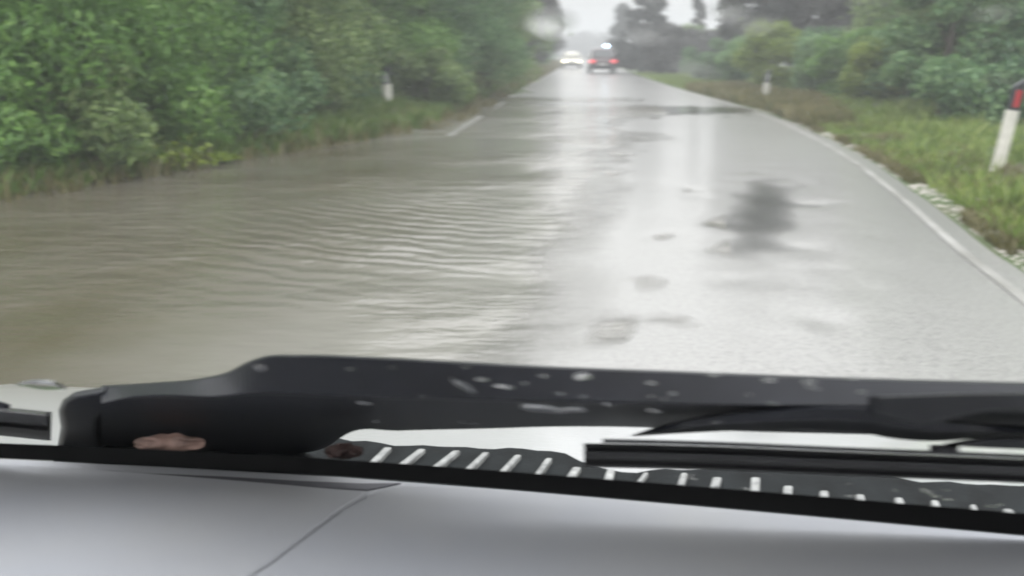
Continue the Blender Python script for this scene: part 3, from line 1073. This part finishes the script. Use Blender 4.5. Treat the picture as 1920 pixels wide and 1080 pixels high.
# pivot cap at the arm's left end
V, FF = [], []
out_px = [(107, 768), (116, 748), (138, 734), (200, 723), (212, 740), (208, 760), (186, 782), (184, 812), (192, 856), (104, 848), (112, 800)]
n = len(out_px)
cx_, cy_ = 160, 790
front = [on_glass(x, y, 0.038) for x, y in out_px]
inner = [on_glass(cx_ + (x - cx_) * .8, cy_ + (y - cy_) * .8, 0.029) for x, y in out_px]
back = [p_ + AWAY * 0.03 for p_ in front]
V = inner + front + back
FF = [tuple(range(n))]
for i in range(n):
    j = (i + 1) % n
    FF.append((i, n + i, n + j, j)); FF.append((n + i, 2 * n + i, 2 * n + j, n + j))
FF.append(tuple(range(2 * n, 3 * n))[::-1])
pc = own_mesh("pivot_cap", V, FF, m_wip, own, False); bevel(pc, 0.003, 3, 20)

# wiper blade on the right: bracket, adapter, spline, rubber
b_top = smooth_fn([(1185, 816), (1250, 794), (1350, 775), (1450, 765), (1560, 759), (1660, 763), (1740, 780), (1830, 792), (2100, 805)])
b_bot = smooth_fn([(1185, 818), (1300, 811), (1420, 806), (1540, 805), (1620, 811), (1680, 822), (1760, 827), (1830, 822), (2100, 832)])
blade = bar("wiper_blade", 1185, 2100, [(b_top, 0.022), (shift(mixf(b_top, b_bot, .15), 0), 0.016), (mixf(b_top, b_bot, .6), 0.012), (mixf(b_top, b_bot, .66), 0.017), (b_bot, 0.024)], m_wip, own, 70, 0.008)
tag(blade, "wiper blade lying below the wiper arm on the glass")
c_top = smooth_fn([(1645, 742), (1780, 738), (1920, 736), (2150, 738)])
c_bot = smooth_fn([(1645, 776), (1690, 791), (1740, 795), (1790, 786), (1840, 774), (1920, 772), (2150, 780)])
bar("adapter", 1645, 2150, [(c_top, 0.012), (shift(c_top, 3), 0.006), (shift(c_bot, -5), 0.005), (c_bot, 0.012)], m_wip, blade, 40, 0.02)
d_top = smooth_fn([(1780, 832), (1830, 823), (1920, 820), (2150, 824)])
d_bot = smooth_fn([(1780, 834), (1830, 838), (1920, 842), (2150, 850)])
bar("claw", 1780, 2150, [(d_top, 0.012), (shift(d_top, 4), 0.006), (d_bot, 0.012)], m_wip, blade, 30, 0.01)
bar("claw", 1762, 1798, [(poly_fn([(1762, 834), (1798, 834)]), 0.010), (poly_fn([(1762, 840), (1798, 840)]), 0.004), (poly_fn([(1762, 852), (1798, 853)]), 0.010)], m_wip, blade, 6, 0.02)
s0 = smooth_fn([(1095, 822), (1280, 826), (1600, 839), (1920, 852), (2150, 864)])
bar("spline", 1130, 2150, [(shift(s0, 0), 0.011), (shift(s0, 3), 0.007), (shift(s0, 8), 0.011)], m_steel, blade, 50, 0.004)
bar("rubber_strip", 1095, 2150, [(shift(s0, 9), 0.014), (shift(s0, 14), 0.010), (shift(s0, 19), 0.014), (shift(s0, 24), 0.009), (shift(s0, 34), 0.008), (shift(s0, 42), 0.014), (shift(s0, 50), 0.010), (shift(s0, 54), 0.014)], m_rub, blade, 50, 0.006)

# tip of the other wiper blade at the far left
l0 = smooth_fn([(-300, 752), (0, 763), (88, 772)])
lb = bar("wiper_blade", -300, 88, [(l0, 0.016), (shift(l0, 4), 0.011), (shift(l0, 24), 0.010), (shift(l0, 30), 0.017), (shift(l0, 36), 0.011), (shift(l0, 54), 0.016)], m_rub, own, 20, 0.006)
tag(lb, "tip of the other wiper blade with a round knuckle")
bar("spline", -300, 86, [(shift(l0, 2), 0.009), (shift(l0, 5), 0.006), (shift(l0, 9), 0.009)], m_steel, lb, 20, 0.003)
blob("knuckle", 2, 757, 17, 0.014, m_wip, lb, 0.8)

# black ceramic border / seal along the foot of the glass
m_seal = simple("black_glass_border", (0.003, 0.003, 0.0032), 0.9, var=.1, spec=0.05)
t0 = smooth_fn([(-500, 818), (0, 831), (640, 862), (1280, 910), (1920, 963), (2500, 1012)])
t1 = smooth_fn([(-500, 838), (0, 859), (640, 893), (1280, 945), (1920, 1003), (2500, 1056)])
V, FF = [], []
N = 50
for i in range(N + 1):
    px = -500 + 3000 * i / N
    V += [on_glass(px, t0(px), -0.003), on_glass(px, t1(px), -0.003), on_glass(px, t1(px), -0.0005), on_glass(px, t0(px), -0.001)]
for i in range(N):
    for j in range(4):
        FF.append((i * 4 + j, i * 4 + (j + 1) % 4, (i + 1) * 4 + (j + 1) % 4, (i + 1) * 4 + j))
own_mesh("glass_border", V, FF, m_seal, own, False)

# cowl with vent ribs under the glass
m_cowl = simple("wet_black_cowl", (0.009, 0.011, 0.012), 0.6, spec=0.12, var=.5, scale=40, bmp=0.002)
ZC = 0.895
ctop = smooth_fn([(100, 838), (200, 800), (600, 806), (640, 822), (700, 830), (850, 838), (960, 842), (1060, 851), (1100, 870), (1300, 880), (1560, 886), (1760, 904), (1920, 911), (2500, 960)])
V, FF = [], []
N = 90
for i in range(N + 1):
    px = 100 + 2400 * i / N
    w = 1.6 * math.sin(px * 0.07) + 1.2 * math.sin(px * 0.19)
    a = gp(px, ctop(px) + w, ZC); b = gp(px, t1(px) + 6, ZC - 0.004)
    V += [a, b, b - Vector((0, 0, .08)), a - Vector((0, 0, .08))]
for i in range(N):
    for j in range(4):
        FF.append((i * 4 + j, i * 4 + (j + 1) % 4, (i + 1) * 4 + (j + 1) % 4, (i + 1) * 4 + j))
cowl = own_mesh("cowl", V, FF, m_cowl, own, False)
m_rib = simple("pale_wet_rib", (0.24, 0.245, 0.24), 0.35, var=.45, scale=90)
ribs = [(728, 837, 698, 866, 15), (792, 840, 752, 870, 15), (857, 843, 815, 875, 15), (912, 846, 876, 879, 13), (972, 851, 940, 884, 13), (1030, 857, 1006, 890, 13),
        (1082, 874, 1068, 895, 17), (1146, 878, 1140, 899, 17), (1212, 884, 1198, 902, 10), (1284, 885, 1276, 908, 14), (1345, 893, 1340, 911, 18), (1417, 893, 1416, 919, 18),
        (1478, 909, 1477, 925, 18), (1545, 918, 1546, 931, 17), (1612, 925, 1616, 938, 16), (1684, 931, 1690, 944, 16), (1752, 936, 1758, 950, 15), (1824, 944, 1830, 956, 12), (1888, 952, 1900, 964, 18)]
for (xa, ya, xb, yb, w) in ribs:
    V = [gp(x, y, ZC + 0.004) for (x, y) in ((xa - w / 2, ya), (xa + w / 2, ya + .5), (xb + w / 2, yb + .5), (xb - w / 2, yb))]
    V += [q - Vector((0, 0, 0.012)) for q in V]
    FF = [(0, 1, 2, 3), (7, 6, 5, 4)] + [(k, 4 + k, 4 + (k + 1) % 4, (k + 1) % 4) for k in range(4)]
    bevel(own_mesh("vent_rib", V, FF, m_rib, cowl, False), 0.002, 2)

# bonnet
m_hood, nt, p, _ = new_mat("wet_pale_bonnet_paint")
p.inputs["Base Color"].default_value = (0.50, 0.51, 0.515, 1)
p.inputs["Roughness"].default_value = 0.3; p.inputs["Coat Weight"].default_value = 0.8; p.inputs["Coat Roughness"].default_value = 0.05
n = nz(nt, 55, 3); r = ramp(nt, n.outputs["Fac"], [(0.5, (0, 0, 0)), (0.68, (1, 1, 1))]); bump(nt, p, r.outputs[0], 0.3, 0.002)
hf = poly_fn([(-900, 722), (200, 724), (700, 728), (1300, 735), (1920, 745), (2700, 760)])
hr = poly_fn([(-900, 800), (0, 842), (200, 842), (640, 870), (1280, 915), (1920, 968), (2700, 1030)])
V, FF = [], []
NX, NY = 40, 8
for j in range(NY + 1):
    t = j / NY
    for i in range(NX + 1):
        px = -700 + 3200 * i / NX
        a, b = gp(px, hr(px), ZC - 0.008), gp(px, hf(px) + 4 * math.sin(i * 1.9) * (1 if t > .9 else 0), 0.62)
        q = a.lerp(b, t); q.z += 0.02 * math.sin(math.pi * t) * 0.4
        V.append(q)
for k, (dy, dz) in enumerate([(0.05, -0.04), (0.08, -0.12), (0.08, -0.36)]):
    for i in range(NX + 1):
        q = V[NY * (NX + 1) + i]
        V.append(Vector((q.x, q.y, q.z)) + Fv * dy + Vector((0, 0, dz)))
for j in range(NY + 3):
    for i in range(NX):
        a = j * (NX + 1) + i
        FF.append((a, a + 1, a + NX + 2, a + NX + 1))
own_mesh("bonnet", V, FF, m_hood, own)

# dashboard: back strip, left panel, raised right panel
m_dash, nt, p, _ = new_mat("grey_soft_dashboard")
n = nz(nt, 5, 4); r = ramp(nt, n.outputs["Fac"], [(0.3, (0.262, 0.272, 0.298)), (0.7, (0.296, 0.300, 0.308))])
nt.links.new(r.outputs[0], p.inputs["Base Color"]); p.inputs["Roughness"].default_value = 0.9; p.inputs["Specular IOR Level"].default_value = 0.25
n2 = nz(nt, 900, 2); bump(nt, p, n2.outputs["Fac"], 0.25, 0.0005)


def slab(name, outline, z, depth, mat, parent, bv):
    """flat moulding whose upper outline is given in photo pixels on the level z"""
    P = [gp(x, y, z) for x, y in outline]
    n = len(P)
    V = P + [p_ - Vector((0, 0, depth)) for p_ in P]
    FF = [tuple(range(n)), tuple(range(2 * n - 1, n - 1, -1))] + [(i, n + i, n + (i + 1) % n, (i + 1) % n) for i in range(n)]
    return bevel(own_mesh(name, V, FF, mat, parent, False), bv, 4, 25)


xs_ = [-500, -200, 0, 320, 640, 960, 1280, 1600, 1920, 2200, 2500]
back_edge = [(x, t1(x) - 1) for x in xs_]
dash = slab("dashboard", back_edge + [(2700, 1500), (1920, 1460), (960, 1420), (0, 1400), (-700, 1380)], ZD - 0.012, 0.30, m_dash, own, 0.004)
tag(dash, "smooth pale grey dashboard top")
slab("left_panel", [(-500, 860), (0, 868), (200, 879), (420, 896), (560, 908), (660, 917), (688, 921), (684, 929), (640, 953), (570, 1005), (510, 1050), (448, 1090), (300, 1230), (280, 1380), (-700, 1370)], ZD - 0.006, 0.05, m_dash, dash, 0.005)
slab("right_panel", [(694, 925), (700, 920), (725, 911), (770, 906), (850, 909), (1000, 920), (1280, 948), (1600, 976), (1920, 1007), (2500, 1062), (2700, 1480), (960, 1410), (310, 1380), (330, 1235), (450, 1090.5), (512, 1050), (571.5, 1005), (640.5, 953.2)], ZD - 0.0045, 0.05, m_dash, dash, 0.007)

m_gap_shade = simple("dark_gap_shade", (0.07, 0.07, 0.08), 0.8)
slab("gap_shade_strip", [(250, 886), (420, 893), (560, 901), (680, 906), (752, 905), (720, 912), (690, 918), (560, 910), (420, 900)], ZD - 0.0105, 0.01, m_gap_shade, dash, 0.0005)  # dark strip laid in to paint the shadow gap behind the left panel

# ------------------------------------------------------------------ things lying on or at the glass
m_drop, nt, p, _ = new_mat("rain_water")
p.inputs["Base Color"].default_value = (1, 1, 1, 1); p.inputs["Roughness"].default_value = 0.0
p.inputs["IOR"].default_value = 1.33; p.inputs["Transmission Weight"].default_value = 1.0
drops = [
    (84, 724, 22, 2.4, 0.1, "ragged pale splash of rain on the glass above the far left blade tip"),
    # px, py, radius px, stretch, angle, label
    (1032, 40, 30, 1.15, -0.2, "large round rain drop on the glass in front of the bright sky"),
    (1362, 22, 17, 1.6, 0.3, "flat rain drop on the glass in the small bright gap"),
    (1415, 48, 12, 2.2, 0.6, "slanting rain drop on the glass left of the dark trees"),
    (1300, 128, 8, 4.0, -0.5, "long slanting rain streak on the glass above the grey green bush"),
    (1862, 20, 15, 1.7, 0.0, "wide rain drop on the glass over the leafy green trees"),
    (1205, 65, 9, 2.6, -0.5, "slanting rain streak on the glass over the pointed conifer"),
    (1878, 145, 8, 1.5, -0.3, "small rain drop on the glass above the red topped marker post"),
    (866, 722, 7, 6.0, -1.15, "long pale rain streak crossing the wiper arm"),
    (905, 712, 5, 2.2, -0.2, "tiny rain drop right of the long pale streak"),
    (945, 725, 6, 3.2, -0.3, "short rain streak over the wiper arm's middle"),
    (1092, 706, 14, 1.2, 0.4, "round rain drop over the upper edge of the wiper arm"),
    (1015, 768, 16, 2.6, -0.15, "wide rain smear over the dark lower half of the wiper arm"),
    (1070, 770, 10, 3.0, 0.15, "flat rain smear right of the wide smear"),
    (682, 757, 5, 3.0, -0.2, "thin rain streak low on the wiper arm's left half"),
    (1442, 713, 6, 1.8, 0, "rain drop on the arm, third of the small ones at right"),
    (1338, 702, 6, 1.8, 0, "rain drop on the arm, second of the small ones at right"),
    (1600, 708, 6, 2.0, 0, "rain drop on the arm, last of the small ones at right"),
    (1225, 772, 6, 2.5, -0.2, "small rain streak above the start of the wiper blade"),
]
for i, (px, py, rp, st, ang, lab) in enumerate(drops):
    c, V, FF = blob("rain_drop", px, py, rp, 0.0055, m_drop, None, (0.35 if i == 1 else 0.16) if py < 200 else 0.42, st, ang, 22, True, 0.5, i * 3.1)
    # the glass plane is seen foreshortened: stretch up the glass so that the drop keeps its height
    o = mesh_obj("rain_drop", [v_ - c for v_ in V], FF, m_drop)
    o.location = c
    tag(o, lab, "rain drop", "rain drops and streaks on the windscreen")


rs = random.Random(8)
for i in range(44):
    if i < 26: px = rs.uniform(640, 1640); py = rs.uniform(a_top(px) + 8, a_bot(px) - 8)
    else: px = rs.uniform(1120, 1900); py = rs.uniform(ctop(px) + 4, t0(px) - 2)
    c, V, FF = blob("rain_speck", px, py, rs.uniform(2.0, 4.6), 0.0055, m_drop, None, 0.42, rs.uniform(1.0, 3.2), rs.uniform(-.4, .2), 12, True, 0.6, i * 1.7)
    o = mesh_obj("rain_speck", [v_ - c for v_ in V], FF, m_drop); o.location = c
    if i < 26: tag(o, "tiny rain speck on the glass over the wiper arm", "rain drop", "rain specks over the wiper arm")
    else: tag(o, "tiny rain speck on the glass over the vent ribs", "rain drop", "rain specks over the vent ribs")


def crumple(name, px, py, w, h, z, mat, label, seed):
    c = on_glass(px, py, z)
    s = (c - CAM).dot(FW) / F
    V, FF = [], []
    nx, ny = 18, 8
    for side in (0, 1):
        for j in range(ny + 1):
            for i in range(nx + 1):
                u, v_ = i / nx * 2 - 1, j / ny * 2 - 1
                k = math.sqrt(max(0, 1 - u * u * 0.9)) * (1 + 0.35 * noise.noise(Vector((u * 2.5, seed, 0))))
                q = Vector((u * w * s, v_ * h * s * k, 0))
                lift = (0.006 * noise.noise(Vector((u * 2.2, v_ * 2, seed))) + 0.007 * (1 - u * u) * (1 - v_ * v_)) * (1 if side == 0 else 0.5)
                V.append(RT * q.x + UP * q.y - FW * lift * 1.5 - RT * 0 + Vector((0, 0, 0)))
    M = (nx + 1) * (ny + 1)
    for side in (0, 1):
        for j in range(ny):
            for i in range(nx):
                a = side * M + j * (nx + 1) + i
                FF.append((a, a + 1, a + nx + 2, a + nx + 1))
    o = mesh_obj(name, V, FF, mat); o.location = c
    return tag(o, label, "leaf", "crumpled shapes at the foot of the windscreen")  # category for both crumpled shapes; the pinkish one stands for a hand's reflection


m_pink = simple("pinkish_hand_reflection", (0.33, 0.215, 0.18), 0.6, var=.5, scale=60)
m_dim = simple("dark_red_brown_shape", (0.06, 0.035, 0.032), 0.7, var=.35, scale=60)
crumple("crumpled_shape", 318, 831, 66, 17, 0.018, m_pink, "crumpled pinkish brown shape imitating a hand reflected in the windscreen", 1.0)  # added shape, coloured to stand for a hand's reflection in the glass
crumple("crumpled_shape", 645, 846, 36, 15, 0.018, m_dim, "dark reddish crumpled shape beside the first pale vent rib", 4.0)  # second crumpled shape, smaller and darker red

# ------------------------------------------------------------------ rainy air
m_haze = bpy.data.materials.new("rain_haze"); m_haze.use_nodes = True
nt = m_haze.node_tree; nt.nodes.clear()
o_ = nt.nodes.new("ShaderNodeOutputMaterial"); v_ = nt.nodes.new("ShaderNodeVolumePrincipled")
v_.inputs["Color"].default_value = (0.93, 0.95, 0.96, 1)
v_.inputs["Density"].default_value = 0.0055
nt.links.new(v_.outputs[0], o_.inputs["Volume"])
hv = [(x, y, z) for x in (-650, 650) for y in (-15, 1450) for z in (-1.5, 14)]
hfc = [(0, 1, 3, 2), (4, 6, 7, 5), (0, 4, 5, 1), (2, 3, 7, 6), (0, 2, 6, 4), (1, 5, 7, 3)]
hz_ = mesh_obj("haze", hv, hfc, m_haze, smooth=False)
tag(hz_, kind="stuff")
